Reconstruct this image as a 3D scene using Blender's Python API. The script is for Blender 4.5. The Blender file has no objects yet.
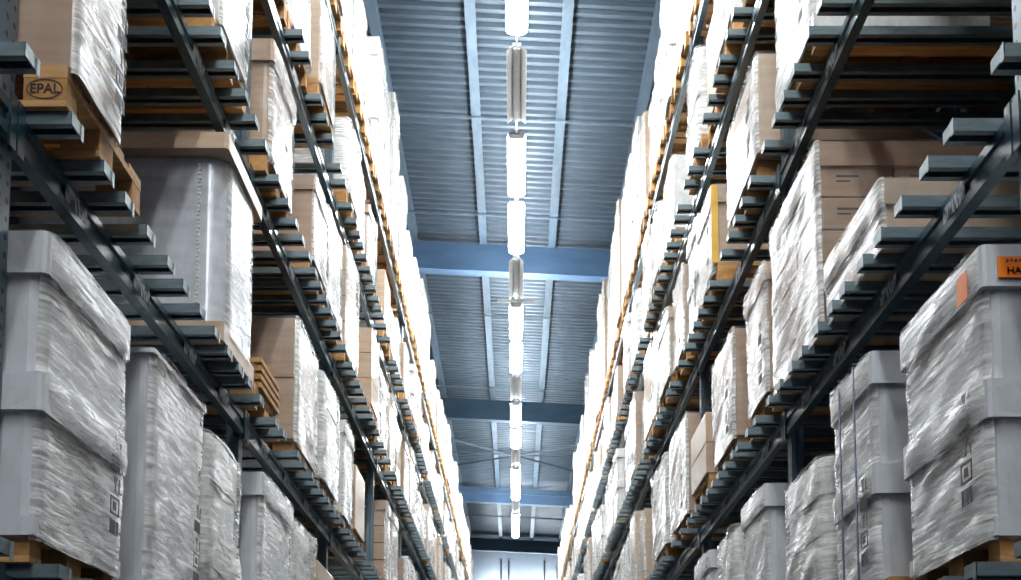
import bpy, bmesh, math, random
from mathutils import Vector, Matrix, noise
C = bpy.context.scene.collection
SC = bpy.context.scene
PI = math.pi
CZ = 1.6                      # eye height
# ------------------------------------------------------------------ places
PITCH = 3.42
POST0 = 3.78
NB = 13                       # bays down the aisle
BEAMX = 1.61
LV = [0.64, 2.15, 3.68, 5.16, 6.71]          # beam tops above the eye
LZ = [CZ + v for v in LV]
LIM = [14.1, 21, 34.5, 44, 46]         # how far each level can be seen
ORD = ['first', 'second', 'third', 'fourth', 'fifth', 'sixth', 'seventh', 'eighth', 'ninth', 'tenth',
       'eleventh', 'twelfth', 'thirteenth', 'fourteenth']
LEVN = ['lowest shelf level', 'second shelf level', 'third shelf level', 'fourth shelf level', 'top shelf level']
LEVS = ['lowest level', 'second level', 'third level', 'fourth level', 'top level']

# ------------------------------------------------------------------ materials
def new_mat(name):
    m = bpy.data.materials.new(name); m.use_nodes = True
    nt = m.node_tree
    return m, nt, nt.nodes['Principled BSDF']

def nd(nt, t, **kw):
    n = nt.nodes.new(t)
    for k, v in kw.items():
        if k in n.inputs: n.inputs[k].default_value = v
        else: setattr(n, k, v)
    return n

def coords(nt, scale=(1, 1, 1), rot=(0, 0, 0), kind='Object'):
    tc = nt.nodes.new('ShaderNodeTexCoord'); mp = nt.nodes.new('ShaderNodeMapping')
    mp.inputs['Scale'].default_value = scale; mp.inputs['Rotation'].default_value = rot
    nt.links.new(tc.outputs[kind], mp.inputs['Vector'])
    return mp.outputs['Vector']

def ramp(nt, fac, stops):
    r = nt.nodes.new('ShaderNodeValToRGB'); e = r.color_ramp.elements
    while len(e) < len(stops): e.new(0.5)
    for i, (p, c) in enumerate(stops):
        e[i].position = p; e[i].color = (*c, 1) if len(c) == 3 else c
    nt.links.new(fac, r.inputs['Fac'])
    return r.outputs['Color']

def noise_mat(name, c1, c2, scale=(4, 4, 4), nscale=3, rough=.6, metal=0, bump=.0, lo=.3, hi=.7, rot=(0, 0, 0), spec=.5, coat=0, detail=4, rnd=0):
    m, nt, b = new_mat(name)
    v = coords(nt, scale, rot)
    n = nd(nt, 'ShaderNodeTexNoise', Scale=nscale, Detail=detail)
    nt.links.new(v, n.inputs['Vector'])
    col = ramp(nt, n.outputs['Fac'], [(lo, c1), (hi, c2)])
    if rnd:
        oi = nt.nodes.new('ShaderNodeObjectInfo'); hs = nt.nodes.new('ShaderNodeHueSaturation')
        mr = nd(nt, 'ShaderNodeMapRange'); mr.inputs['To Min'].default_value = 1 - rnd; mr.inputs['To Max'].default_value = 1 + rnd
        nt.links.new(oi.outputs['Random'], mr.inputs['Value']); nt.links.new(mr.outputs['Result'], hs.inputs['Value'])
        nt.links.new(col, hs.inputs['Color']); col = hs.outputs['Color']
    nt.links.new(col, b.inputs['Base Color'])
    b.inputs['Roughness'].default_value = rough; b.inputs['Metallic'].default_value = metal
    b.inputs['Specular IOR Level'].default_value = spec
    b.inputs['Coat Weight'].default_value = coat; b.inputs['Coat Roughness'].default_value = .15
    if bump:
        bp = nd(nt, 'ShaderNodeBump', Strength=bump, Distance=.01)
        nt.links.new(n.outputs['Fac'], bp.inputs['Height']); nt.links.new(bp.outputs['Normal'], b.inputs['Normal'])
    return m

M = {}
M['beam'] = noise_mat('teal_beam_paint', (.008, .030, .042), (.022, .062, .08), (2, 6, 6), 4, .33, .25, .1, coat=.3)
M['barsteel'] = noise_mat('dull_bar_steel', (.105, .15, .165), (.205, .255, .275), (3, 12, 12), 3, .42, .45, .05)
M['galv'] = noise_mat('galvanised_steel', (.30, .35, .38), (.46, .52, .55), (3, 12, 12), 3, .42, .55, .05)
M['pallet'] = noise_mat('pallet_wood', (.34, .165, .055), (.60, .335, .13), (1.2, 14, 14), 3, .75, 0, .25, rnd=.22)
M['pallet_dark'] = noise_mat('pallet_block_wood', (.36, .165, .045), (.58, .29, .095), (6, 6, 6), 3, .8, 0, .25, rnd=.2)
M['ink'] = noise_mat('black_brand_ink', (.015, .012, .010), (.03, .025, .02), rough=.8)
M['brown'] = noise_mat('brown_cardboard', (.33, .205, .125), (.42, .275, .175), (1, 1, 9), 3, .5, 0, .06, coat=.25, rnd=.12)
M['tan'] = noise_mat('tan_cardboard', (.46, .31, .20), (.55, .39, .26), (1, 1, 7), 3, .5, 0, .06, coat=.25, rnd=.12)
M['grey'] = noise_mat('grey_white_carton', (.56, .57, .58), (.66, .67, .68), (2, 2, 2), 2, .42, 0, .04, coat=.3, rnd=.06)
M['groove'] = noise_mat('shadow_gap_card', (.05, .035, .03), (.08, .06, .05), rough=.9)
M['silver'] = noise_mat('silver_film_roll', (.60, .62, .65), (.74, .76, .79), (1, 1, 6), 4, .28, .15, .2, coat=.5)
M['blue_strap'] = noise_mat('blue_strapping', (.012, .03, .09), (.02, .045, .13), rough=.4)
M['yellow'] = noise_mat('yellow_edge_board', (.75, .40, .04), (.85, .5, .08), rough=.5)
M['white_card'] = noise_mat('white_corner_board', (.72, .71, .68), (.90, .88, .83), (3, 3, 3), 3, .5, coat=.2)
M['orange'] = noise_mat('orange_label', (1.0, .20, .005), (1.0, .26, .01), rough=.5)
M['print'] = noise_mat('dark_print', (.045, .04, .045), (.09, .08, .085), (30, 30, 30), 4, .6)
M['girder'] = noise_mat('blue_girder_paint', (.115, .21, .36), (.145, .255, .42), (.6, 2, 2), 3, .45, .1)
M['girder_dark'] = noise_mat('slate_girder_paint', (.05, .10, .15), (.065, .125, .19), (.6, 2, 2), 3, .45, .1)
M['purlin'] = noise_mat('pale_blue_purlin', (.13, .19, .25), (.18, .25, .32), (3, 1, 1), 3, .45, .2)
M['deck'] = noise_mat('blue_grey_roof_deck', (.10, .14, .18), (.145, .195, .245), (.7, 2.5, 1), 2, .38, .35, .05)
M['floor'] = noise_mat('dark_concrete_floor', (.07, .075, .09), (.10, .105, .125), (.5, .5, .5), 4, .45, 0, .05)
M['wall'] = noise_mat('pale_wall_panel', (.42, .50, .60), (.50, .58, .68), (.4, .4, .2), 2, .5)
M['wallnavy'] = noise_mat('navy_wall_panel', (.012, .02, .05), (.02, .03, .07), (.4, .4, .2), 2, .7)
M['joint'] = noise_mat('dark_wall_joint', (.03, .04, .055), (.05, .06, .075), rough=.6)
M['reflector'] = noise_mat('white_lamp_housing', (.78, .80, .82), (.86, .88, .90), rough=.4)
M['louvre'] = noise_mat('dark_lamp_louvre', (.55, .58, .60), (.65, .67, .7), rough=.4)

def wood_label():
    # faded barcode plate
    m, nt, b = new_mat('faded_barcode_plate')
    v = coords(nt, (1, 55, 18))
    n = nd(nt, 'ShaderNodeTexNoise', Scale=1.0, Detail=1); nt.links.new(v, n.inputs['Vector'])
    col = ramp(nt, n.outputs['Fac'], [(.46, (.04, .055, .065)), (.53, (.42, .46, .48))])
    nt.links.new(col, b.inputs['Base Color']); b.inputs['Roughness'].default_value = .5
    return m
M['plate'] = wood_label()

def post_mat():
    m, nt, b = new_mat('perforated_post_steel')
    tc = nt.nodes.new('ShaderNodeTexCoord'); sp = nt.nodes.new('ShaderNodeSeparateXYZ')
    nt.links.new(tc.outputs['Object'], sp.inputs[0])
    def math_(op, a, bb=None):
        n = nt.nodes.new('ShaderNodeMath'); n.operation = op
        for i, q in enumerate((a, bb)):
            if q is None: continue
            if isinstance(q, (int, float)): n.inputs[i].default_value = q
            else: nt.links.new(q, n.inputs[i])
        return n.outputs[0]
    fz = math_('SUBTRACT', math_('FRACT', math_('DIVIDE', sp.outputs['Z'], .06)), .5)
    dz = math_('MULTIPLY', fz, .06)
    dy = math_('SUBTRACT', math_('ABSOLUTE', sp.outputs['Y']), .027)
    d = math_('SQRT', math_('ADD', math_('POWER', dz, 2), math_('POWER', dy, 2)))
    hole = math_('LESS_THAN', d, .011)
    n = nd(nt, 'ShaderNodeTexNoise', Scale=5, Detail=3); nt.links.new(tc.outputs['Object'], n.inputs['Vector'])
    base = ramp(nt, n.outputs['Fac'], [(.3, (.085, .125, .155)), (.7, (.14, .19, .23))])
    mx = nt.nodes.new('ShaderNodeMix'); mx.data_type = 'RGBA'
    nt.links.new(hole, mx.inputs[0]); nt.links.new(base, mx.inputs[6]); mx.inputs[7].default_value = (.004, .006, .01, 1)
    nt.links.new(mx.outputs[2], b.inputs['Base Color'])
    b.inputs['Roughness'].default_value = .4; b.inputs['Metallic'].default_value = .35
    return m
M['post'] = post_mat()

def film_mat(name, lo, hi, tint, rot, dens_lo, dens_hi, rough=.3, bump=.6, sc=(1, 3.2, 11)):
    m, nt, b = new_mat(name)
    v = coords(nt, sc, rot)
    n = nd(nt, 'ShaderNodeTexNoise', Scale=2.2, Detail=5, Roughness=.62, Distortion=.6); nt.links.new(v, n.inputs['Vector'])
    v2 = coords(nt, (1, 1, 1))
    n2 = nd(nt, 'ShaderNodeTexNoise', Scale=2.6, Detail=3); nt.links.new(v2, n2.inputs['Vector'])
    ad = nt.nodes.new('ShaderNodeMath'); ad.operation = 'ADD'
    mu = nt.nodes.new('ShaderNodeMath'); mu.operation = 'MULTIPLY'; mu.inputs[1].default_value = .6
    nt.links.new(n2.outputs['Fac'], mu.inputs[0]); nt.links.new(n.outputs['Fac'], ad.inputs[0]); nt.links.new(mu.outputs[0], ad.inputs[1])
    mr = nt.nodes.new('ShaderNodeMapRange'); mr.inputs['From Min'].default_value = lo; mr.inputs['From Max'].default_value = hi
    mr.inputs['To Min'].default_value = dens_lo; mr.inputs['To Max'].default_value = dens_hi
    nt.links.new(ad.outputs[0], mr.inputs['Value'])
    b.inputs['Base Color'].default_value = (*tint, 1); b.inputs['Roughness'].default_value = rough
    bp = nd(nt, 'ShaderNodeBump', Strength=bump, Distance=.02); nt.links.new(n.outputs['Fac'], bp.inputs['Height'])
    nt.links.new(bp.outputs['Normal'], b.inputs['Normal'])
    tr = nt.nodes.new('ShaderNodeBsdfTransparent'); mix = nt.nodes.new('ShaderNodeMixShader')
    nt.links.new(mr.outputs['Result'], mix.inputs[0]); nt.links.new(tr.outputs[0], mix.inputs[1]); nt.links.new(b.outputs[0], mix.inputs[2])
    out = nt.nodes['Material Output']; nt.links.new(mix.outputs[0], out.inputs['Surface'])
    return m
M['film'] = film_mat('crumpled_stretch_film', .66, .98, (.90, .88, .83), (.38, 0, 0), .10, .97, rough=.22, bump=.3, sc=(1, 2.2, 24))
M['film_b'] = film_mat('crumpled_stretch_film_reverse', .66, .98, (.90, .88, .83), (-.45, 0, 0), .12, .97, rough=.22, bump=.3, sc=(1, 2.2, 21))
M['film_clear'] = film_mat('clear_stretch_film', .7, 1.1, (.80, .80, .80), (.1, 0, 0), .03, .22, rough=.18, bump=.12, sc=(6, 1, 3))

def emit(name, col, s):
    m = bpy.data.materials.new(name); m.use_nodes = True; nt = m.node_tree
    nt.nodes.remove(nt.nodes['Principled BSDF'])
    e = nd(nt, 'ShaderNodeEmission', Strength=s); e.inputs['Color'].default_value = (*col, 1)
    nt.links.new(e.outputs[0], nt.nodes['Material Output'].inputs['Surface'])
    return m
M['tube'] = emit('lit_lamp_tube', (.90, .96, 1.0), 76)

# ------------------------------------------------------------------ mesh helpers
def box(bm, x0, x1, y0, y1, z0, z1, mi=0, bev=0):
    before = set(bm.faces) if bev else None
    vs = [bm.verts.new(p) for p in ((x0, y0, z0), (x1, y0, z0), (x1, y1, z0), (x0, y1, z0), (x0, y0, z1), (x1, y0, z1), (x1, y1, z1), (x0, y1, z1))]
    fs = [bm.faces.new([vs[i] for i in q]) for q in ((3, 2, 1, 0), (4, 5, 6, 7), (0, 1, 5, 4), (1, 2, 6, 5), (2, 3, 7, 6), (3, 0, 4, 7))]
    for f in fs: f.material_index = mi
    if bev:
        es = list({e for f in fs for e in f.edges})
        r = bmesh.ops.bevel(bm, geom=es, offset=bev, segments=2, affect='EDGES', profile=.6)
        for f in r['faces']: f.material_index = mi
    return fs

def prism(bm, pts, axis, a0, a1, mi=0):
    """closed outline pts (2-D) swept along an axis: 'x' -> pts are (y,z); 'y' -> (x,z); 'z' -> (x,y)"""
    def P(p, a):
        return {'x': (a, p[0], p[1]), 'y': (p[0], a, p[1]), 'z': (p[0], p[1], a)}[axis]
    A = [bm.verts.new(P(p, a0)) for p in pts]; B = [bm.verts.new(P(p, a1)) for p in pts]
    n = len(pts)
    for i in range(n):
        f = bm.faces.new((A[i], A[(i + 1) % n], B[(i + 1) % n], B[i])); f.material_index = mi
    f = bm.faces.new(A[::-1]); f.material_index = mi
    f = bm.faces.new(B); f.material_index = mi

def rod(bm, p0, p1, r, n=8, mi=0):
    p0 = Vector(p0); p1 = Vector(p1); d = (p1 - p0)
    q = d.to_track_quat('Z', 'Y')
    A, B = [], []
    for i in range(n):
        a = 2 * PI * i / n; v = q @ Vector((r * math.cos(a), r * math.sin(a), 0))
        A.append(bm.verts.new(p0 + v)); B.append(bm.verts.new(p1 + v))
    for i in range(n):
        bm.faces.new((A[i], A[(i + 1) % n], B[(i + 1) % n], B[i])).material_index = mi
    bm.faces.new(A[::-1]); bm.faces.new(B)

def mesh_of(name, bm, mats, smooth=False):
    bmesh.ops.recalc_face_normals(bm, faces=bm.faces[:])
    me = bpy.data.meshes.new(name); bm.to_mesh(me); bm.free()
    for m in (mats if isinstance(mats, (list, tuple)) else [mats]): me.materials.append(M[m] if isinstance(m, str) else m)
    if smooth:
        for p in me.polygons: p.use_smooth = True
    return me

def link(name, me, parent=None, loc=(0, 0, 0), rz=0):
    o = bpy.data.objects.new(name, me); C.objects.link(o); o.location = loc; o.rotation_euler = (0, 0, rz)
    if parent is not None: o.parent = parent
    return o

def tag(o, label, cat, group=None, kind=None):
    if label: o['label'] = label
    if cat: o['category'] = cat
    if group: o['group'] = group
    if kind: o['kind'] = kind
    return o

def struct(name, bm, mat, smooth=False):
    o = link(name, mesh_of(name, bm, mat, smooth)); o['kind'] = 'structure'; return o

# ------------------------------------------------------------------ pallets (origin: middle of the aisle-side bottom edge, aisle towards +x)
def pallet_bms():
    out = []
    d = bmesh.new()                                  # deck: five boards along x, three cross boards under them
    for y0, w in ((-.4, .145), (-.19, .10), (-.0725, .145), (.09, .10), (.255, .145)):
        box(d, -1.2, 0, y0, y0 + w, .122, .144)
    for x0 in (-1.2, -.6725, -.145): box(d, x0, x0 + .145, -.4, .4, .100, .122)
    out.append(('top_deck', d, 'pallet'))
    for x0 in (-1.2, -.6725, -.145):
        for y0, w in ((-.4, .10), (-.0725, .145), (.3, .10)):
            b = bmesh.new(); box(b, x0 + .001, x0 + .144, y0 + .001, y0 + w - .001, .022, .100, bev=.003); out.append(('block', b, 'pallet_dark'))
    for y0, w in ((-.4, .10), (-.0725, .145), (.3, .10)):
        b = bmesh.new(); box(b, -1.2, 0, y0, y0 + w, 0, .022); out.append(('bottom_board', b, 'pallet'))
    return out
PAL_PARTS = [(n, mesh_of('pallet_' + n, b, m)) for n, b, m in pallet_bms()]
def joined_pallet():
    bm = bmesh.new()
    for y0, w in ((-.4, .145), (-.19, .10), (-.0725, .145), (.09, .10), (.255, .145)): box(bm, -1.2, 0, y0, y0 + w, .122, .144)
    for x0 in (-1.2, -.6725, -.145):
        box(bm, x0, x0 + .145, -.4, .4, .100, .122)
        for y0, w in ((-.4, .10), (-.0725, .145), (.3, .10)): box(bm, x0, x0 + .145, y0, y0 + w, .022, .100, 1)
    for y0, w in ((-.4, .10), (-.0725, .145), (.3, .10)): box(bm, -1.2, 0, y0, y0 + w, 0, .022)
    return mesh_of('wooden_pallet', bm, ['pallet', 'pallet_dark'])
PAL_ONE = joined_pallet()

def BAYN(b): return {-1: 'bay beside the camera', -2: 'bay behind the camera'}.get(b, ORD[b % 14] + ' bay')
SIDEN = {-1: 'left', 1: 'right'}
def where(side, lev, bay, nth):
    return f'{LEVS[lev]}, {ORD[bay]} bay, {SIDEN[side]} rack'

def pallet(side, x, y, z, label, near, group='wooden pallets under the loads'):
    if near:
        r = link('wooden_pallet', None, None, (side * x, y, z), 0 if side < 0 else PI)
        for n, me in PAL_PARTS: link(n, me, r)
    else:
        r = link('wooden_pallet', PAL_ONE, None, (side * x, y, z), 0 if side < 0 else PI)
    return tag(r, label, 'pallet', group)

# ------------------------------------------------------------------ loads (origin: middle of the aisle-side bottom edge, aisle towards +x)
DEPTH = 1.12
def outline(l, d, ch, x=0.0, grow=0.0, arc=1):
    """rectangle with chamfered or rounded corners, aisle face on x"""
    x1 = x + grow; x0 = x - d - grow; y0 = -l / 2 - grow; y1 = l / 2 + grow
    pts = []
    for cx_, cy_, a0 in ((x1 - ch, y1 - ch, 0), (x0 + ch, y1 - ch, 90), (x0 + ch, y0 + ch, 180), (x1 - ch, y0 + ch, 270)):
        for k in range(arc + 1):
            a = math.radians(a0 + 90 * k / arc)
            pts.append((cx_ + ch * math.cos(a), cy_ + ch * math.sin(a)))
    return pts

def film_shell(l, d, z0, z1, seed, ch=.03, amp=.012, g0=.012, lids=(), step=.032, lean=0.0, both=False):
    """wrinkled stretch film round the load: rings of points, open top and bottom; lids = [(za, zb, extra)] bulges"""
    random.seed(seed)
    bm = bmesh.new()
    base = outline(l, d, ch, 0, g0, 3)
    per = []                                          # resample the outline
    n = len(base)
    for i in range(n):
        a = Vector(base[i]); b = Vector(base[(i + 1) % n]); L = (b - a).length
        aisle = (a.x > -.02 and b.x > -.02)
        k = max(1, int(L / (step if aisle or abs(a.x - b.x) < 1e-4 else step * 3)))
        for j in range(k):
            p = a.lerp(b, j / k); per.append(p)
    nz = max(6, int((z1 - z0) / step))
    rings = []
    for r in range(nz + 1):
        z = z0 + (z1 - z0) * r / nz
        g = 0
        for za, zb, ex in lids:
            t = min((z - za) / .03, (zb - z) / .03)
            g = max(g, ex * max(0, min(1, t + .5)))
        ring = []
        for p in per:
            nrm = Vector((1 if p.x > -ch else (-1 if p.x < -d + ch else 0), 1 if p.y > l / 2 - ch else (-1 if p.y < -l / 2 + ch else 0)))
            if nrm.length: nrm.normalize()
            on = 1.0 if p.x > -.02 else .12
            q = Vector((p.y * 1.6 + z * .8, z * 11 - p.y * 4.0, seed * 7.3))
            w = noise.noise(q) * amp * .7
            sag = noise.noise(Vector((p.y * 1.3, z * 1.1, seed + 5))) * amp * 1.4
            off = (w + sag) * on + g + .004
            off = max(off, g * .6 - .002)
            ring.append(bm.verts.new((p.x + nrm.x * off, p.y + nrm.y * off, z)))
        rings.append(ring)
    m = len(per)
    for r in range(nz):
        for i in range(m):
            a, b = rings[r][i], rings[r][(i + 1) % m]
            f = bm.faces.new((a, b, rings[r + 1][(i + 1) % m], rings[r + 1][i]))
            f.smooth = True
            cx_ = (a.co.x + b.co.x) / 2
            f.material_index = 0 if cx_ > -.014 else 1
    return bm

def lid_bm(l, d, z0, z1, grow, ch=.012):
    bm = bmesh.new(); prism(bm, outline(l, d, ch + grow * .4, 0, grow, 2), 'z', z0, z1); return bm

def body_bm(l, d, z0, z1, ch=.02, grow=0, arc=3):
    bm = bmesh.new(); prism(bm, outline(l, d, ch, 0, grow, arc), 'z', z0, z1); return bm

def print_bm(l, h, seed, z0=0, x=.035):
    """printed marks on the aisle face: small glass, arrows and blocks"""
    bm = bmesh.new()
    random.seed(seed)
    y = l * .31; z = z0 + h * .08
    x = .026; w = .05
    for k in range(5):                                 # bars of a code, box outlines, a glass and an umbrella
        if k == 0 or k == 3:
            for q in range(7): box(bm, x, x + .002, y - w + q * .0145, y - w + q * .0145 + random.uniform(.004, .011), z, z + .055)
            z += .075
        elif k == 1:
            for a, b, c, d in ((-w, w, 0, .008), (-w, w, .062, .07), (-w, -w + .008, 0, .07), (w - .008, w, 0, .07)): box(bm, x, x + .002, y + a, y + b, z + c, z + d)
            box(bm, x, x + .002, y - .02, y + .015, z + .02, z + .05); z += .09
        else:
            prism(bm, [(y - .022, z + .055), (y + .022, z + .055), (y + .006, z + .028), (y + .004, z + .008), (y + .016, z), (y - .016, z), (y - .004, z + .008), (y - .006, z + .028)], 'x', x, x + .002)
            prism(bm, [(y + .03, z + .03), (y + .045, z + .055), (y + .06, z + .03), (y + .05, z + .03), (y + .05, z), (y + .04, z), (y + .04, z + .03)], 'x', x, x + .002)
            z += .08
    return bm

def gaylord(l, h, seed, lids=2, colr='grey', mark=True, lid_h=.14):
    """lidded transport carton: body with rounded corners, cap(s) over it, all in film"""
    out = []; fl = []
    out.append(('carton_body', body_bm(l - .04, DEPTH - .04, 0, h - .01, .05), colr))
    out.append(('lid', lid_bm(l - .02, DEPTH - .02, h - lid_h, h, .016), colr)); fl.append((h - lid_h, h + .1, .016))
    if lids > 1:
        zm = h * .5
        out.append(('lid', lid_bm(l - .02, DEPTH - .02, zm - lid_h * .9, zm, .016), colr)); fl.append((zm - lid_h * .9, zm, .016))
    if mark: out.append(('printed_marks', print_bm(l, h, seed, 0, .004), 'print'))
    if mark and l > .825:                              # carton skirt hanging over the pallet deck
        b = bmesh.new(); t = .005
        box(b, -t - .004, .002, -l / 2 - .001, l / 2 + .001, -.062, .001)
        for sg in (-1, 1): y = sg * (l / 2 - .006); box(b, -.9, .0, min(y, y - sg * t), max(y, y - sg * t), -.062, .001)
        out.append(('carton_skirt', b, colr))
    out.append(('stretch_film', film_shell(l - .03, DEPTH - .03, -.075, h + .004, seed, .05, .013, .008, fl), ['film' if seed % 2 else 'film_b', 'film_clear']))
    return out

def tall_carton(l, h, seed, colr='brown', lid=True, mark=True):
    out = []; fl = []
    out.append(('carton_body', body_bm(l - .03, DEPTH - .03, 0, h - .005, .018), colr))
    if lid:
        out.append(('lid', lid_bm(l - .02, DEPTH - .02, h - .11, h, .014), colr)); fl.append((h - .11, h + .1, .014))
    if mark: out.append(('printed_marks', print_bm(l, h, seed, 0, .004), 'print'))
    out.append(('stretch_film', film_shell(l - .02, DEPTH - .02, -.03, h + .004, seed, .02, .012, .008, fl), ['film' if seed % 2 else 'film_b', 'film_clear']))
    return out

def carton_stack(l, h, seed, colr='brown', tiers=4, cols=3, film=True, cap=True, lines=True):
    """tiers of small cartons, optional cap tray, in film"""
    out = []
    th = (h - (.11 if cap else 0)) / tiers; cw = (DEPTH - .02) / cols; cl = (l - .02) / 2
    for t in range(tiers):
        for c in range(cols):
            for s in range(2):
                b = bmesh.new()
                x1 = -.01 - c * cw
                box(b, x1 - cw + .004, x1 - .002, -l / 2 + .01 + s * cl, -l / 2 + .01 + (s + 1) * cl - .004, t * th + .001, (t + 1) * th - .006, 0, .006)
                if lines:
                    ya, yb = (-l / 2 + .008, -l / 2 + .0095) if s == 0 else (l / 2 - .0138, l / 2 - .0123)
                    box(b, x1 - .19, x1 - .08, ya, yb, t * th + th * .60, t * th + th * .66, 1)
                    box(b, x1 - .15, x1 - .08, ya, yb, t * th + th * .46, t * th + th * .50, 1)
                out.append(('carton', b, [colr, 'print']))
    if cap: out.append(('cap_tray', lid_bm(l - .02, DEPTH - .02, h - .125, h, .014), colr))
    if film:
        out.append(('stretch_film', film_shell(l - .01, DEPTH - .01, -.03, h + .004, seed, .02, .013, .008, [(h - .125, h + .1, .014)] if cap else []),
                    ['film' if seed % 2 else 'film_b', 'film_clear']))
    return out

def shaggy(l, h, seed):
    """loosely wrapped sacks: heavy wrinkles"""
    out = []
    nb = 4; th = h / nb
    for t in range(nb):
        b = bmesh.new()
        prism(b, outline(l - .05, DEPTH - .05, .09, 0, random.Random(seed + t).uniform(-.012, .006), 4), 'z', t * th + .004, (t + 1) * th - .004)
        out.append(('sack_layer', b, 'white_card'))
    out.append(('stretch_film', film_shell(l - .04, DEPTH - .04, -.03, h + .004, seed, .08, .028, .014, [], .03), ['film' if seed % 2 else 'film_b', 'film']))
    return out

def bare_stack(l, h, seed, tiers=3):
    out = []
    th = h / tiers
    for t in range(tiers):
        for c in range(2):
            b = bmesh.new(); x1 = -c * .56
            box(b, x1 - .55, x1, -l / 2 + .01, l / 2 - .01, t * th + .001, (t + 1) * th - .004, 0, .008)
            box(b, x1 - .29, x1 - .25, -l / 2 + .0085, -l / 2 + .01, t * th + .006, (t + 1) * th - .008, 1)
            out.append(('carton', b, ['tan', 'brown']))
    return out

def place_parts(name, parts, side, x, y, z, parent_rot=True):
    r = link(name, None, None, (side * x, y, z), 0 if side < 0 else PI)
    for n, b, m in parts: link(n, mesh_of(n, b, m), r)
    return r

def join_parts(name, parts):
    mats = []; allv = bmesh.new()
    for n, b, m in parts:
        ms = list(m) if isinstance(m, (list, tuple)) else [m]
        me = mesh_of('tmp', b, ms)
        idx = []
        for q in ms:
            if q not in mats: mats.append(q)
            idx.append(mats.index(q))
        k0 = len(allv.faces)
        allv.from_mesh(me); allv.faces.ensure_lookup_table()
        for f in allv.faces[k0:]: f.material_index = idx[min(f.material_index, len(idx) - 1)]
        bpy.data.meshes.remove(me)
    me = bpy.data.meshes.new(name); allv.to_mesh(me); allv.free()
    for q in mats: me.materials.append(M[q])
    return me

# ------------------------------------------------------------------ near loads, one by one
PALH = .144; BAR = .045
def base(lev): return LZ[lev] + (BAR if lev < 4 else 0)
# kind, side, level, y near, y far, aisle x, top above eye, lift of the base, pallet y (or None), label tail
def near_load(maker, side, lev, y0, y1, x, top, on_pallet, name, label, cat='pallet load', group='wrapped loads on the racks', pal_x=None, pal_y=None, pal_label=None, mod=None, **kw):
    y0 *= 1.04; y1 *= 1.04; x *= 1.04; top *= 1.04
    l = y1 - y0; yc = (y0 + y1) / 2
    zb = base(lev) + (PALH if on_pallet else 0) + .001 + (.099 if mod is tray else 0)
    h = CZ + top - zb
    if 'lids' in kw or maker is gaylord: parts = maker(l, h, seed_of(yc, side, lev), **kw)
    else: parts = maker(l, h, seed_of(yc, side, lev), **kw)
    if mod: parts += mod(l, h, side)
    if side > 0 and maker is carton_stack: pass
    r = place_parts(name, parts, side, x, yc, zb)
    tag(r, label, cat, group)
    if on_pallet:
        pallet(side, pal_x or x + .02, pal_y or yc, base(lev), pal_label or 'wooden pallet under the ' + label.split(',')[0].lower(), True)
    return r
def seed_of(y, side, lev): return int(abs(y * 37)) % 90 + lev * 3 + (1 if side > 0 else 0)

def face_y(side):
    """which local y faces the camera (-1 on the unrotated side, +1 on the turned side)"""
    return -1 if side < 0 else 1

occupied = {}                                        # (side, level) -> list of y ranges that are taken
def take(side, lev, y0, y1): occupied.setdefault((side, lev), []).append((y0, y1))

def text_mesh(body, size, depth=.001):
    cu = bpy.data.curves.new('lettering', 'FONT'); cu.body = body; cu.size = size; cu.extrude = depth; cu.offset = .0009
    cu.align_x = 'CENTER'; cu.align_y = 'CENTER'
    o = bpy.data.objects.new('lettering', cu); C.objects.link(o)
    dg = bpy.context.evaluated_depsgraph_get(); me = bpy.data.meshes.new_from_object(o.evaluated_get(dg))
    bpy.data.objects.remove(o); return me

# --- bottom level, side of the camera's left
def orange_labels(l, h, side):
    s = face_y(side)
    b = bmesh.new()
    box(b, -.165, -.035, s * (l / 2 + .012), s * (l / 2 + .016), h - .115, h - .045) if s > 0 else box(b, -.165, -.035, s * (l / 2 + .016), s * (l / 2 + .012), h - .115, h - .045)
    c = bmesh.new()
    box(c, .030, .033, s * (l / 2) - s * .17, s * (l / 2) - s * .08, h - .145, h - .05) if s < 0 else box(c, .030, .033, l / 2 - .17, l / 2 - .08, h - .145, h - .05)
    t = bmesh.new(); me = text_mesh("HAST", .034, .0005); t.from_mesh(me)
    # the lettering faces local +y on the turned side
    for v in t.verts: v.co = Vector((-v.co.x - .105, l / 2 + .0168, v.co.y + h - .094))
    for q in range(6): box(t, -.14 + q * .014, -.131 + q * .014, l / 2 + .016, l / 2 + .0168, h - .062 - (q % 2) * .003, h - .054)
    return [('orange_sticker', b, 'orange'), ('orange_sticker', c, 'orange'), ('sticker_print', t, 'print')]

def straps(l, h, side):
    out = []
    for yy in (-.12, .12):
        b = bmesh.new()
        box(b, .028, .032, yy - .01, yy + .01, -.02, h + .003)
        box(b, -DEPTH, .032, yy - .006, yy + .006, h + .018, h + .021)
        out.append(('blue_strap', b, 'blue_strap'))
    return out

def yellow_edge(l, h, side):
    s = face_y(side)
    b = bmesh.new(); y = s * (l / 2 + .004)
    box(b, -.03, .022, min(y, y + s * .01), max(y, y + s * .01), 0, h * .98)
    return [('yellow_edge_strip', b, 'yellow')]

def tray(l, h, side):
    return [('base_tray', lid_bm(l + .02, DEPTH, -.098, .0, .006), 'tan')]

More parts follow.
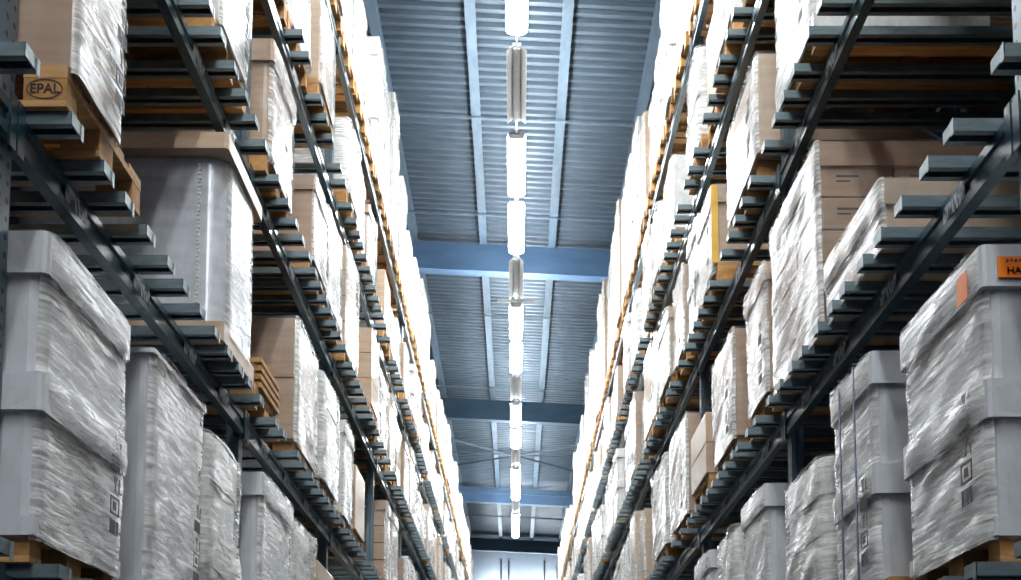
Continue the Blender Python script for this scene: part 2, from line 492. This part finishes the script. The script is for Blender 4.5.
def silver_stack(l, h, seed, **kw):
    out = [('wrapped_roll', body_bm(l - .04, DEPTH - .02, .0, h - .09, .11, 0, 14), 'silver')]
    b = bmesh.new()                                   # beaded seam of the film
    for k in range(int((h - .15) / .022)):
        z = .04 + k * .022
        box(b, -.150, -.138 + (k % 2) * .004, -l / 2 + .008, -l / 2 + .018, z, z + .016)
    out.append(('film_seam', b, 'white_card'))
    out.append(('cap_tray', lid_bm(l + .10, DEPTH, h - .085, h, .022), 'tan'))
    out.append(('stretch_film', film_shell(l - .03, DEPTH - .02, -.03, h - .08, seed, .11, .011, .006), ['film_b', 'film_clear']))
    return out

def crate(l, h, seed, **kw):
    """slatted wooden crate"""
    out = []
    for nm, y0 in (('end_panel', -l / 2), ('end_panel', l / 2 - .02)):
        b = bmesh.new(); n = 4
        for k in range(n): box(b, -DEPTH + .02, -.022, y0, y0 + .018, k * h / n + .004, (k + 1) * h / n - .018)
        out.append((nm, b, 'pallet'))
    for nm, x0 in (('side_panel', -.02), ('side_panel', -DEPTH)):
        b = bmesh.new(); n = 4
        for k in range(n): box(b, x0, x0 + .018, -l / 2, l / 2, k * h / n + .004, (k + 1) * h / n - .018)
        out.append((nm, b, 'pallet'))
    for yy in (-l / 2 + .02, l / 2 - .07):
        b = bmesh.new(); box(b, -.045, -.021, yy, yy + .05, 0, h - .02); out.append(('corner_post', b, 'pallet_dark'))
    b = bmesh.new(); box(b, -DEPTH + .02, -.03, -l / 2 + .02, l / 2 - .02, 0, .02); out.append(('bottom_panel', b, 'pallet'))
    return out

NEAR = [
 # maker, side, lev, y0, y1, x, top, pallet?, name, label, kwargs
 (gaylord, -1, 0, 3.70, 4.53, 1.47, 1.70, 1, 'lidded_carton', 'biggest grey double-lidded carton in film, first on the lowest level, left rack', dict(lids=2)),
 (gaylord, -1, 0, 4.83, 5.68, 1.47, 1.73, 1, 'lidded_carton', 'pale carton with one wide rounded corner, second on lowest level, left rack', dict(lids=1, lid_h=.02)),
 (shaggy, -1, 0, 5.72, 6.50, 1.47, 1.655, 1, 'film_wrapped_load', 'shiny crumpled film load, third on the lowest level, left rack', dict()),
 (gaylord, -1, 0, 6.98, 7.98, 1.47, 1.76, 1, 'lidded_carton', 'small grey lidded carton behind the first visible post, lowest level, left rack', dict(lids=1, mark=False)),
 (shaggy, -1, 0, 8.02, 8.85, 1.47, 1.72, 1, 'film_wrapped_load', 'crumpled film load beside a bare brown carton, lowest level, left rack', dict()),
 (bare_stack, -1, 0, 9.05, 9.9, 1.47, 1.62, 1, 'carton_stack', 'bare brown cartons without film, lowest level, left rack', dict(tiers=2)),
 # second level, left
 (tall_carton, -1, 1, 3.70, 4.16, 1.40, 3.02, 1, 'tall_carton', 'brown film-wrapped carton on the stamped pallet, second level, left rack', dict(lid=False)),
 (silver_stack, -1, 1, 5.80, 6.48, 1.42, 3.14, 0, 'silver_wrapped_load', 'silver film-wrapped load under a brown cap tray, second level, left rack', dict(mod=tray)),
 (crate, -1, 1, 6.95, 7.50, 1.47, 2.45, 1, 'slatted_crate', 'low slatted wooden crate, second level, left rack', dict()),
 (carton_stack, -1, 1, 8.02, 8.92, 1.47, 3.09, 1, 'carton_stack', 'brown carton stack half covered in white film, second level, left rack', dict(tiers=2, cols=2, cap=False, lines=False)),
 (shaggy, -1, 1, 8.98, 9.92, 1.45, 3.05, 1, 'film_wrapped_load', 'streaky white film load beside the half covered brown stack, left rack', dict()),
 (tall_carton, -1, 1, 10.30, 10.92, 1.47, 3.05, 1, 'tall_carton', 'white film carton with pale cap, second level, third bay, left rack', dict(colr='white_card')),
 (bare_stack, -1, 1, 11.0, 11.7, 1.45, 2.85, 1, 'carton_stack', 'bare yellow-brown carton stack beside the perforated post, second level, left rack', dict(tiers=1)),
 # third level, left
 (tall_carton, -1, 2, 5.72, 6.30, 1.45, 4.5, 1, 'tall_carton', 'white film carton up by the first post, third level, left rack', dict(colr='white_card', lid=False)),
 (gaylord, -1, 2, 6.98, 7.74, 1.46, 4.41, 1, 'lidded_carton', 'tan lidded carton behind the first post, third level, left rack', dict(lids=1, colr='brown')),
 (tall_carton, -1, 2, 8.50, 9.14, 1.45, 4.33, 1, 'tall_carton', 'brown carton in shiny film before the second post, third level, left rack', dict()),
 (tall_carton, -1, 2, 9.2, 9.95, 1.46, 4.45, 1, 'tall_carton', 'bright white film carton beside the second post, third level, left rack', dict(colr='white_card', lid=False)),
 # bottom level, right
 (gaylord, 1, 0, 3.71, 4.53, 1.47, 1.66, 1, 'lidded_carton', 'biggest grey double-lidded carton with two orange stickers, lowest level, right rack', dict(lids=2, mod=orange_labels)),
 (gaylord, 1, 0, 4.90, 5.55, 1.47, 1.74, 1, 'lidded_carton', 'grey double-lidded carton tied with thin blue straps, lowest level, right rack', dict(lids=2, mod=straps)),
 (shaggy, 1, 0, 5.76, 6.62, 1.47, 1.54, 1, 'film_wrapped_load', 'streaky wrinkled film load beside the strapped carton, lowest level, right rack', dict()),
 (gaylord, 1, 0, 7.05, 7.82, 1.47, 1.71, 1, 'lidded_carton', 'pale lidded carton behind the first visible post, lowest level, right rack', dict(lids=1, mark=False)),
 (shaggy, 1, 0, 7.95, 8.85, 1.47, 1.66, 1, 'film_wrapped_load', 'crumpled film load behind the pale lidded carton, lowest level, right rack', dict()),
 (gaylord, 1, 0, 9.10, 9.90, 1.47, 1.70, 1, 'lidded_carton', 'white lidded carton low before the second post, lowest level, right rack', dict(lids=1, mark=False)),
 # second level, right
 (tall_carton, 1, 1, 4.68, 5.56, 1.46, 2.37, 0, 'flat_carton', 'low tan lidded carton lying on the bars, second level, right rack', dict(colr='tan', mark=False)),
 (carton_stack, 1, 1, 5.62, 6.66, 1.45, 3.03, 0, 'carton_stack', 'tall brown carton stack with printed lines and film, second level, right rack', dict(tiers=5, cols=3)),
 (tall_carton, 1, 1, 6.93, 7.57, 1.47, 3.0, 1, 'tall_carton', 'white film carton with black marks after the printed stack, right rack', dict(colr='tan')),
 (tall_carton, 1, 1, 7.92, 8.78, 1.45, 2.98, 1, 'tall_carton', 'grey-brown film carton, alone before a gap, second level, right rack', dict(lid=False)),
 (bare_stack, 1, 1, 8.95, 9.75, 1.42, 2.72, 1, 'carton_stack', 'low grey cartons on a yellow pallet, second level, right rack', dict(tiers=2)),
 (tall_carton, 1, 1, 10.22, 11.3, 1.46, 3.1, 1, 'tall_carton', 'broad tall film carton past the second post, second level, right rack', dict(colr='tan', lid=False)),
 (shaggy, 1, 1, 11.5, 12.8, 1.45, 3.1, 1, 'film_wrapped_load', 'brown streaked film load before the third post, second level, right rack', dict()),
 # third level, right
 (gaylord, 1, 2, 5.68, 6.52, 1.46, 4.55, 1, 'lidded_carton', 'white film load on a wide board, third level, right rack', dict(lids=1, colr='white_card')),
 (tall_carton, 1, 2, 6.98, 8.02, 1.45, 4.33, 1, 'tall_carton', 'plain tan tall carton with white film front, third level, right rack', dict(colr='tan', lid=False)),
 (gaylord, 1, 2, 8.62, 9.36, 1.45, 4.32, 1, 'lidded_carton', 'lidded carton with yellow edge strip, third level, right rack', dict(lids=1, colr='tan', mod=yellow_edge)),
 (tall_carton, 1, 2, 10.3, 11.0, 1.46, 4.45, 1, 'tall_carton', 'flat tan carton behind the second post, third level, right rack', dict(colr='tan', lid=False)),
 (tall_carton, 1, 2, 11.05, 11.9, 1.43, 4.35, 1, 'tall_carton', 'small tan carton beside the flat tan one, third level, right rack', dict(colr='tan')),
]
PALN = 0
for mk, side, lev, y0, y1, x, top, pal, name, label, kw in NEAR:
    kw = dict(kw); ex = {}
    if name == 'tall_carton' and lev == 1 and y0 == 3.70: ex = dict(pal_x=1.475, pal_y=4.245)
    if mk is crate: ex['cat'] = 'crate'
    pl = 'wooden pallet carrying the ' + ' '.join(label.replace(',', '').split()[:11])
    if ex.get('pal_y'): pl = 'wooden pallet stamped with an oval black mark, second level, left rack'
    near_load(mk, side, lev, y0, y1, x, top, pal, name, label, pal_label=pl, **kw, **ex)
    take(side, lev, y0 * 1.04, y1 * 1.04)
take(-1, 1, 3.7, 6.1); take(-1, 1, 7.8, 8.34); take(-1, 2, 5.5, 5.95); take(-1, 2, 8.05, 8.84)
take(-1, 0, 3.7, 7.25); take(1, 0, 3.7, 7.3); take(1, 1, 3.7, 7.2); take(1, 1, 13.2, 14.0); take(1, 2, 5.55, 7.15); take(-1, 1, 12.1, 14)

# the oval stamp on the corner block of the first pallet
st = [p for p in bpy.data.objects if p.get('label', '').startswith('wooden pallet stamped')][0]
me = text_mesh('EPAL', .046, .0006); me.materials.clear(); me.materials.append(M['ink'])
bmx = bmesh.new(); bmx.from_mesh(me)
N = 36
for k in range(N):
    a, b2 = 2 * PI * k / N, 2 * PI * (k + 1) / N
    q = [bmx.verts.new((rx * math.cos(t), ry * math.sin(t), .0006)) for t in (a, b2) for rx, ry in ((.060, .035), (.0565, .0315))]
    bmx.faces.new((q[0], q[1], q[3], q[2]))
for v in bmx.verts: v.co = Vector((v.co.x, -v.co.z, v.co.y)) + Vector((-.073, -.4003, .061))
link('brand_stamp', mesh_of('brand_stamp', bmx, 'ink'), st)

# ------------------------------------------------------------------ far loads: prototypes and copies
PROTO = []
for i in range(6): PROTO.append(('tall_carton', join_parts('tall_carton', tall_carton(.80, 1.0, 40 + i, ('tan', 'white_card', 'brown')[i % 3], i % 2 == 0)), 'tall carton'))
for i in range(4): PROTO.append(('lidded_carton', join_parts('lidded_carton', gaylord(.80, 1.0, 60 + i, 1 + i % 2, ('tan', 'white_card')[i % 2])), 'lidded carton'))
for i in range(4): PROTO.append(('film_wrapped_load', join_parts('film_wrapped_load', shaggy(.80, 1.0, 70 + i)), 'crumpled film load'))
for i in range(3): PROTO.append(('carton_stack', join_parts('carton_stack', carton_stack(.80, 1.0, 80 + i, ('tan', 'brown')[i % 2], 4, 2, True, i == 1, False)), 'filmed carton stack'))
for i in range(2): PROTO.append(('carton_stack', join_parts('carton_stack', bare_stack(.80, 1.0, 90 + i, 3)), 'bare brown carton stack'))
KIND_ADJ = {'tall carton': ['narrow white-filmed tall carton', 'pale glossy tall carton', 'brown-edged tall carton'],
            'lidded carton': ['white-filmed lidded carton', 'capped carton in bright film'],
            'crumpled film load': ['crumpled white film load', 'loose film-wrapped load'],
            'filmed carton stack': ['film-wrapped carton stack', 'stacked cartons in clear film'],
            'bare brown carton stack': ['bare brown carton stack', 'unwrapped cardboard stack']}
# hand-read tops of the loads on the top level (y, top above the eye)
TOPS = {-1: [(10.3, 8.0), (11.2, 7.56), (12.5, 7.60), (13.3, 8.02), (14.6, 8.30), (16.3, 8.02), (17.6, 7.7), (19, 8.0), (20.7, 8.05), (22, 7.5), (23.1, 7.35), (24.6, 7.75),
            (26.6, 7.75), (28.5, 7.6), (30.7, 7.92), (33, 7.7), (36, 7.7), (38.7, 7.95), (41, 7.8), (44, 7.6)],
        1: [(10.3, 8.3), (11.5, 7.65), (12.5, 7.45), (13.5, 7.7), (14.6, 7.98), (15.6, 7.96), (16.9, 8.2), (18.3, 8.05), (21, 8.35), (22.5, 7.8), (24.6, 8.3), (26.5, 7.95), (29.1, 8.0), (31, 7.6), (33, 7.2), (36, 7.6), (40, 7.8), (44, 7.6)]}
rg = random.Random(11)
POS = ['first', 'second', 'third', 'last']
count = 0
for side in (-1, 1):
    for lev in range(5):
        for bay in range(-2, NB):
            ys = POST0 + PITCH * bay + .10
            if ys > LIM[lev]: continue
            for s in range(4):
                y0 = ys + .02 + s * .83; y1 = y0 + .76; jit = rg.uniform(-.03, .03)
                if y0 > LIM[lev]: continue
                if any(not (y1 < a - .01 or y0 > b + .01) for a, b in occupied.get((side, lev), [])): continue
                if lev < 4 and rg.random() < .07: continue
                yc = (y0 + y1) / 2
                if lev == 4: top = min(TOPS[side], key=lambda q: abs(q[0] * 1.053 - yc))[1] * 1.053 + rg.uniform(-.05, .05)
                else:
                    top = LV[lev] + BAR + PALH + rg.choice((.66, .76, .82, .86, .9, .93, .96)) * (.86 if lev == 3 else 1)
                zb = base(lev) + PALH
                h = CZ + top - zb - .001
                pi_ = rg.randrange(len(PROTO)) if lev < 4 else rg.choice((1, 4, 7, 9, 1, 4, 7, 9, 10, 3))
                nm, me, kd = PROTO[pi_]
                x = {3: 1.54, 4: 1.58}.get(lev, 1.53) + rg.uniform(-.04, .06)
                o = link(nm, me, None, (side * x, yc, zb + .001), 0 if side < 0 else PI)
                o.scale = (1, rg.uniform(.80, .93), h); o.location.y += jit
                tag(o, f'{rg.choice(KIND_ADJ[kd])}, {POS[s]} in {BAYN(bay)}, {LEVS[lev]}, {SIDEN[side]} rack', 'pallet load', 'wrapped loads on the racks')
                near = 3 < ys < 13 and lev < 5
                px = x + (.0 if lev < 4 else 0)
                pallet(side, px + .01 if lev < 4 else 1.575 + rg.uniform(-.01, .01), yc, base(lev), f'wooden pallet, {POS[s]} in {BAYN(bay)}, {LEVS[lev]}, {SIDEN[side]} rack', near)
                count += 1
print('far loads', count)

# ------------------------------------------------------------------ racks
def upright_mesh(h):
    bm = bmesh.new()                                  # open C profile facing the aisle (+x) with returns
    pts = [(0, -.05), (0, .05), (-.03, .05), (-.035, .042), (-.075, .042), (-.075, .038), (-.033, .038), (-.028, .046), (-.004, .046), (-.004, -.046),
           (-.028, -.046), (-.033, -.038), (-.075, -.038), (-.075, -.042), (-.035, -.042), (-.03, -.05)]
    prism(bm, pts, 'z', 0, h)
    return mesh_of('upright_post', bm, 'post')
UH = CZ + 7.0
UP = upright_mesh(UH)
def foot_mesh():
    bm = bmesh.new(); box(bm, -.10, .03, -.08, .08, 0, .008); return mesh_of('foot_plate', bm, 'galv')
FOOT = foot_mesh()
def brace_mesh():
    bm = bmesh.new(); z = .2; s = 0
    while z < UH - .8:
        a, b = (-.06, -1.03) if s % 2 == 0 else (-1.03, -.06)
        rod(bm, (a, 0, z), (b, 0, z + .75), .016, 6); z += .75; s += 1
    for zz in (.15, 2.4, 4.8, UH - .3): rod(bm, (-.06, 0, zz), (-1.03, 0, zz), .016, 6)
    return mesh_of('frame_brace', bm, 'galv')
BRACE = brace_mesh()
def beam_mesh(front=True):
    bm = bmesh.new()                                  # origin: beam top, aisle face, one bay long from y=0
    L = PITCH - .10
    pts = [(0, 0), (0, -.034), (-.010, -.044), (-.010, -.070), (0, -.080), (0, -.118), (-.048, -.118), (-.048, 0)]
    prism(bm, pts, 'y', 0, L)
    for y in (0, L - .006):                            # hooked end plates
        box(bm, .0005, .008, y - .045 if y == 0 else y, y + .006 if y == 0 else y + .045, -.15, .03)
    return mesh_of('beam', bm, 'beam')
BEAM = beam_mesh()
def plate_mesh():
    bm = bmesh.new(); box(bm, 0, .002, -.11, .11, -.03, .03); return mesh_of('label_plate', bm, 'plate')
PLATE = plate_mesh()
def bar_mesh():
    bm = bmesh.new()                                  # channel across the beams, ends stick out over the aisle side
    a, t, h = .10, .003, BAR - .001
    pts = [(0, 0), (.03, 0), (.03, t), (t, t), (t, h - t), (a - t, h - t), (a - t, t), (a - .03, t), (a - .03, 0), (a, 0), (a, h), (0, h)]
    prism(bm, pts, 'x', -1.16, .145)
    box(bm, .140, .1455, 0, a, 0.0, h)
    box(bm, .1455, .148, a - .018, a + .006, -.012, h)
    return mesh_of('support_bar', bm, 'barsteel')
BARM = bar_mesh()

# bars: three under each pallet place
def bay_bars(bay, lev, side):
    out = []
    y0 = POST0 + PITCH * bay + .10
    for s in range(4):
        for off in (.04, .31, .60): out.append(.08 + s * .81 + off)
    return out
BACKX = 1.08
barr = random.Random(5)
for side in (-1, 1):
    for bay in range(-2, NB):
        y = POST0 + PITCH * bay
        r = link('pallet_rack_bay', None, None, (side * BEAMX, y, 0), 0)
        S = side
        def put(name, me, x, yy, z, flip=False):
            # x is measured towards the aisle
            o = link(name, me, r, (-S * x, yy, z), 0 if S < 0 else PI)
            return o
        tag(r, f'dark teal rack bay of {SIDEN[side]} rack, {(BAYN(bay) if bay < 0 else ORD[bay] + " counted down the aisle")}', 'pallet rack', 'rack bays along the aisle')
        posts = [0.0] if bay < NB - 1 else [0.0, PITCH]
        for py in posts:
            put('upright_post', UP, -.03, py, 0); put('foot_plate', FOOT, -.03, py, 0)
            o = put('upright_post', UP, -.03 - BACKX, py, 0); o.rotation_euler.z += PI; o.location.x += S * -.0
            put('frame_brace', BRACE, -.03, py, 0)
        for lev in range(5):
            if y > LIM[lev] + PITCH: continue
            # the beam mesh runs from its origin towards +y (or -y when turned)
            yb = .05 if S < 0 else PITCH - .05
            put('front_beam', BEAM, 0, yb, LZ[lev])
            yb2 = PITCH - .05 if S < 0 else .05
            o = put('rear_beam', BEAM, -BACKX - .0, yb2, LZ[lev]); o.rotation_euler.z += PI
            if bay < 8:
                for k, yy in enumerate((.55, 1.35, 2.15, 2.85)):
                    put('label_plate', PLATE, .0, yy, LZ[lev] - .057)
            if lev < 4 and y < LIM[lev] + .5:
                for b in bay_bars(bay, lev, side):
                    if lev and bay > 0 and barr.random() < .08: continue
                    b += barr.uniform(-.03, .03)
                    yy = b if S < 0 else b + .10
                    put('support_bar', BARM, -.02 if lev == 3 else 0, yy, LZ[lev] + .0005)
    # the row that stands back to back with this one
    for bay in range(-1, 7):
        y = POST0 + PITCH * bay
        r = link('rear_rack_bay', None, None, (side * (BEAMX + BACKX + .45), y, 0), 0)
        tag(r, f'shadowed rack bay behind the {SIDEN[side]} rack, {("partly behind the camera" if bay < 0 else ORD[bay] + " one down the aisle")}', 'pallet rack', 'rack bays standing back to back')
        for py in (0.0,):
            for xo in (0, BACKX):
                o = link('upright_post', UP, r, (side * xo, py, 0), 0 if side < 0 else PI)
        for lev in range(5):
            for xo in (0, BACKX):
                o = link('rear_row_beam', BEAM, r, (side * xo, .05 if side < 0 else PITCH - .05, LZ[lev]), 0 if side < 0 else PI)
            if lev in (1, 2, 3) and bay < 5:
                for b in bay_bars(bay, lev, side)[::2]:
                    link('support_bar', BARM, r, (side * 0, b if side < 0 else b + .10, LZ[lev] + .0005), 0 if side < 0 else PI)

# ------------------------------------------------------------------ lamps
LS = 1.2                                              # lamp scale
LH = CZ + 7.0 * LS
SL = .05                                              # roof falls 5 % to the right
ROOFZ = CZ + 9.2 * 1.13
def roof_z(x): return ROOFZ - SL * x
def lamp_housing():
    bm = bmesh.new()                                  # origin: lower rim of the reflector, y 0..1.5
    pts = [(-.10, .0), (-.045, .055), (-.045, .085), (.045, .085), (.045, .055), (.10, .0), (.096, -.001), (.038, .049), (-.038, .049), (-.096, -.001)]
    prism(bm, pts, 'y', 0, 1.5)
    return mesh_of('reflector', bm, 'reflector')
HOUS = lamp_housing()
def tube_mesh():
    bm = bmesh.new()
    for x in (-.028, .028): rod(bm, (x, .03, .024), (x, 1.47, .024), .016, 10)
    return mesh_of('tube', bm, 'tube')
TUBE = tube_mesh()
def louvre_mesh():
    bm = bmesh.new(); box(bm, -.036, .036, .02, 1.48, .030, .046)
    for x in (-.022, .022): box(bm, x - .004, x + .004, .02, 1.48, .018, .030)
    return mesh_of('dark_tube', bm, 'louvre')
LOUV = louvre_mesh()
def diffuser_mesh():
    bm = bmesh.new()
    pts = [(.10 * math.cos(a), .018 + .055 * math.sin(a)) for a in [PI - .35 + (PI + .7) * i / 16 for i in range(17)]]
    prism(bm, pts, 'y', .02, 1.48); return mesh_of('diffuser', bm, 'tube')
DIFF = diffuser_mesh()
def spine_mesh():
    bm = bmesh.new(); box(bm, -.03, .03, 0, 1.5, .055, .10); box(bm, -.06, .06, 0, 1.5, .038, .046); box(bm, -.04, .04, 0, 1.5, .046, .055)
    for y in (0, 1.48): box(bm, -.09, .09, y, y + .02, -.01, .07)
    return mesh_of('spine', bm, 'reflector')
SPINE = spine_mesh()
def wire_mesh():
    bm = bmesh.new()
    for y in (.2, 1.3): rod(bm, (0, y, .085), (0, y, (ROOFZ - LH - .02) / LS), .004, 6)
    return mesh_of('hanging_wire', bm, 'galv')
WIRE = wire_mesh()
for k in range(-13, 15):
    y = (11.27 + 1.63 * k) * LS
    lit = (k % 3) != 0
    r = link('pendant_strip_lamp', None, None, (.02, y, LH)); r.scale = (LS, LS * .895, LS)
    if k < 0: w = f'{ORD[-k - 1]} one back from the topmost dark lamp'
    elif k == 0: w = 'topmost dark one'
    else: w = f'{ORD[k - 1]} one beyond the topmost dark lamp'
    tag(r, ('glowing white strip lamp over the aisle, ' if lit else 'unlit grey strip lamp over the aisle, ') + w, 'ceiling lamp', 'strip lamps hanging over the aisle')
    link('hanging_wire', WIRE, r)
    if lit: link('spine', SPINE, r); link('glowing_diffuser', DIFF, r)
    else: link('reflector', HOUS, r); link('dark_tubes', LOUV, r)
    if k == 3:
        bm = bmesh.new(); box(bm, -.28, .28, 1.46, 1.54, -.035, -.003); link('crossbar', mesh_of('crossbar', bm, 'reflector'), r)
bm = bmesh.new()                                       # slim trunking that joins the lamps
for k in range(-13, 14):
    y = (11.27 + 1.63 * k) * LS
    box(bm, -.012 + .02, .012 + .02, y + 1.345 * LS + .001, y + 1.63 * LS - .001, LH + .06, LH + .09)
tag(link('lamp_trunking', mesh_of('lamp_trunking', bm, 'reflector')), 'thin pale conduit linking the strip lamps end to end', 'conduit')

# ------------------------------------------------------------------ roof, girders, purlins
WALLY = 54.6; XW = 9.0; YB = -12.0
bm = bmesh.new()                                       # trapezoid sheet, ribs across the aisle
per = .20; y = YB; prof = []
while y < WALLY:
    prof += [(y, 0), (y + .07, 0), (y + .095, .055), (y + .175, .055)]; y += per
lo = [(a, roof_z(-XW) + b) for a, b in prof]; hi = [(a, roof_z(XW) + b) for a, b in prof]
A = [bm.verts.new((-XW, a, b)) for a, b in lo]; B = [bm.verts.new((XW, a, b)) for a, b in hi]
A2 = [bm.verts.new((-XW, a, b + .02)) for a, b in lo]; B2 = [bm.verts.new((XW, a, b + .02)) for a, b in hi]
for i in range(len(A) - 1):
    bm.faces.new((A[i], A[i + 1], B[i + 1], B[i])); bm.faces.new((A2[i], B2[i], B2[i + 1], A2[i + 1]))
struct('ceiling', bm, 'deck')
def sloped_bar(bm, x0, x1, y0, y1, z_below_top, z_below_bot, mi=0):
    """beam across the aisle that follows the roof"""
    P = []
    for x in (x0, x1):
        zt = roof_z(x) - z_below_top; zb = roof_z(x) - z_below_bot
        P.append([bm.verts.new((x, y0, zb)), bm.verts.new((x, y1, zb)), bm.verts.new((x, y1, zt)), bm.verts.new((x, y0, zt))])
    for i in range(4): bm.faces.new((P[0][i], P[0][(i + 1) % 4], P[1][(i + 1) % 4], P[1][i])).material_index = mi
    bm.faces.new(P[0][::-1]); bm.faces.new(P[1])
GY = [1.13 * q for q in (-6.0, 2.8, 11.35, 20.26, 29.04, 38.06, 46.4)]
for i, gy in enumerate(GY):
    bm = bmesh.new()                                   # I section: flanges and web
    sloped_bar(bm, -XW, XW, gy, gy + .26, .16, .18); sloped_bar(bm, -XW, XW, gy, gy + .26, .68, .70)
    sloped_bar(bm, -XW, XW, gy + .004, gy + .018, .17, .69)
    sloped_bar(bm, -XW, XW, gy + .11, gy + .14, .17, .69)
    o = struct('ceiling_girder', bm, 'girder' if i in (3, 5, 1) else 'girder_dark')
PX = [1.13 * q for q in (-6.22, -5.09, -3.96, -2.83, -1.72, -.54, .63, 1.72, 2.85, 3.98, 5.11, 6.24)]
for x in PX:
    bm = bmesh.new(); z = roof_z(x)
    for a, b in zip(GY[:-1], GY[1:]):
        box(bm, x - .07, x + .07, a + .27, b - .005, z - .17, z - .158)
        box(bm, x - .07, x + .07, a + .27, b - .005, z - .012, z - .001)
        box(bm, x - .008, x + .008, a + .27, b - .005, z - .16, z - .01)
    struct('ceiling_purlin', bm, 'purlin')
# bracing rods and pipes between the girders
for (a, b, yv, dz) in ((-XW, XW, 19.0, .24), (-XW, XW, 27.9, .24), (-XW, XW, 37.5, .5), (-XW, XW, 40.9, .5), (-XW, XW, 16.1, .22), (-XW, XW, 23.4, .22), (-XW, XW, 33.8, .22)):
    yv *= 1.13
    bm = bmesh.new(); rod(bm, (a, yv, roof_z(a) - dz), (b, yv, roof_z(b) - dz), .022, 8)
    tag(link('roof_tie_rod', mesh_of('roof_tie_rod', bm, 'purlin')), None, None, kind='structure')
for (x0, y0, x1, y1) in ((-6, 33.1, 6, 42.9), (6, 33.1, -6, 42.9)):
    bm = bmesh.new(); rod(bm, (x0, y0, roof_z(x0) - .3), (x1, y1, roof_z(x1) - .3), .035, 8)
    tag(link('roof_brace', mesh_of('roof_brace', bm, 'purlin')), None, None, kind='structure')

# ------------------------------------------------------------------ floor and walls
bm = bmesh.new(); box(bm, -XW, XW, YB, WALLY, -.1, 0); struct('floor', bm, 'floor')
bm = bmesh.new(); box(bm, -XW, XW, WALLY, WALLY + .2, 0, ROOFZ + .6); struct('wall_back', bm, 'wall')
for i, x in enumerate((-1.9, -.62, -.28, .0, 1.32, 2.4)):
    if i == 3: continue
    bm = bmesh.new(); box(bm, x - .035, x + .035, WALLY - .03, WALLY, 0, ROOFZ - .7); struct(f'trim_{i + 1}', bm, 'joint')
for s, n in ((-1, 'wall_left'), (1, 'wall_right')):
    bm = bmesh.new(); x0, x1 = (s * XW, s * (XW + .2)) if s > 0 else (s * (XW + .2), s * XW)
    box(bm, x0, x1, YB, WALLY, 0, ROOFZ + .6); struct(n, bm, 'wallnavy')

for x, nm in ((-1.35, 'first'), (.6, 'second')):  # added lamps below the frame, only there to brighten the far wall
    r = link('wall_fill_lamp', None, None, (x, WALLY, CZ + 8.1)); tag(r, 'added out-of-view fill lamp brightening the pale end wall', 'fill lamp', 'added fill lamps at the end wall')
    bm = bmesh.new(); box(bm, -.05, 1.45, -.06, 0, -.05, .02); box(bm, .1, .13, -.44, -.05, -.02, .01); box(bm, 1.27, 1.3, -.44, -.05, -.02, .01); link('back_plate', mesh_of('back_plate', bm, 'reflector'), r)
    bm = bmesh.new(); rod(bm, (0, -.45, .03), (1.4, -.45, .03), .05, 12); link('fill_tube', mesh_of('fill_tube', bm, 'tube'), r)

# ------------------------------------------------------------------ world, camera
w = bpy.data.worlds.new('World'); SC.world = w; w.use_nodes = True
bg = w.node_tree.nodes['Background']; bg.inputs[0].default_value = (.06, .16, .60, 1); bg.inputs[1].default_value = .16
F = 1233.0
cam = bpy.data.cameras.new('camera'); co = bpy.data.objects.new('camera', cam); C.objects.link(co)
cam.sensor_width = 36; cam.sensor_fit = 'HORIZONTAL'; cam.lens = 36 * F / 1021
co.location = (0, 0, CZ)
co.rotation_euler = (PI / 2 + math.atan(128 / F), 0, 0)
cam.shift_x = -(515 - 510.5) / 1021; cam.shift_y = (650 - 290) / 1021
cam.clip_end = 200; cam.clip_start = .05
SC.camera = co
vs = SC.view_settings; vs.view_transform = 'Standard'; vs.look = 'None'; vs.gamma = 1; vs.use_curve_mapping = False
vs.exposure = 1.2
SC.cycles.max_bounces = 8; SC.cycles.diffuse_bounces = 1; SC.cycles.glossy_bounces = 3; SC.cycles.transparent_max_bounces = 12
SC.cycles.caustics_reflective = False; SC.cycles.caustics_refractive = False
SC.cycles.sample_clamp_indirect = 6
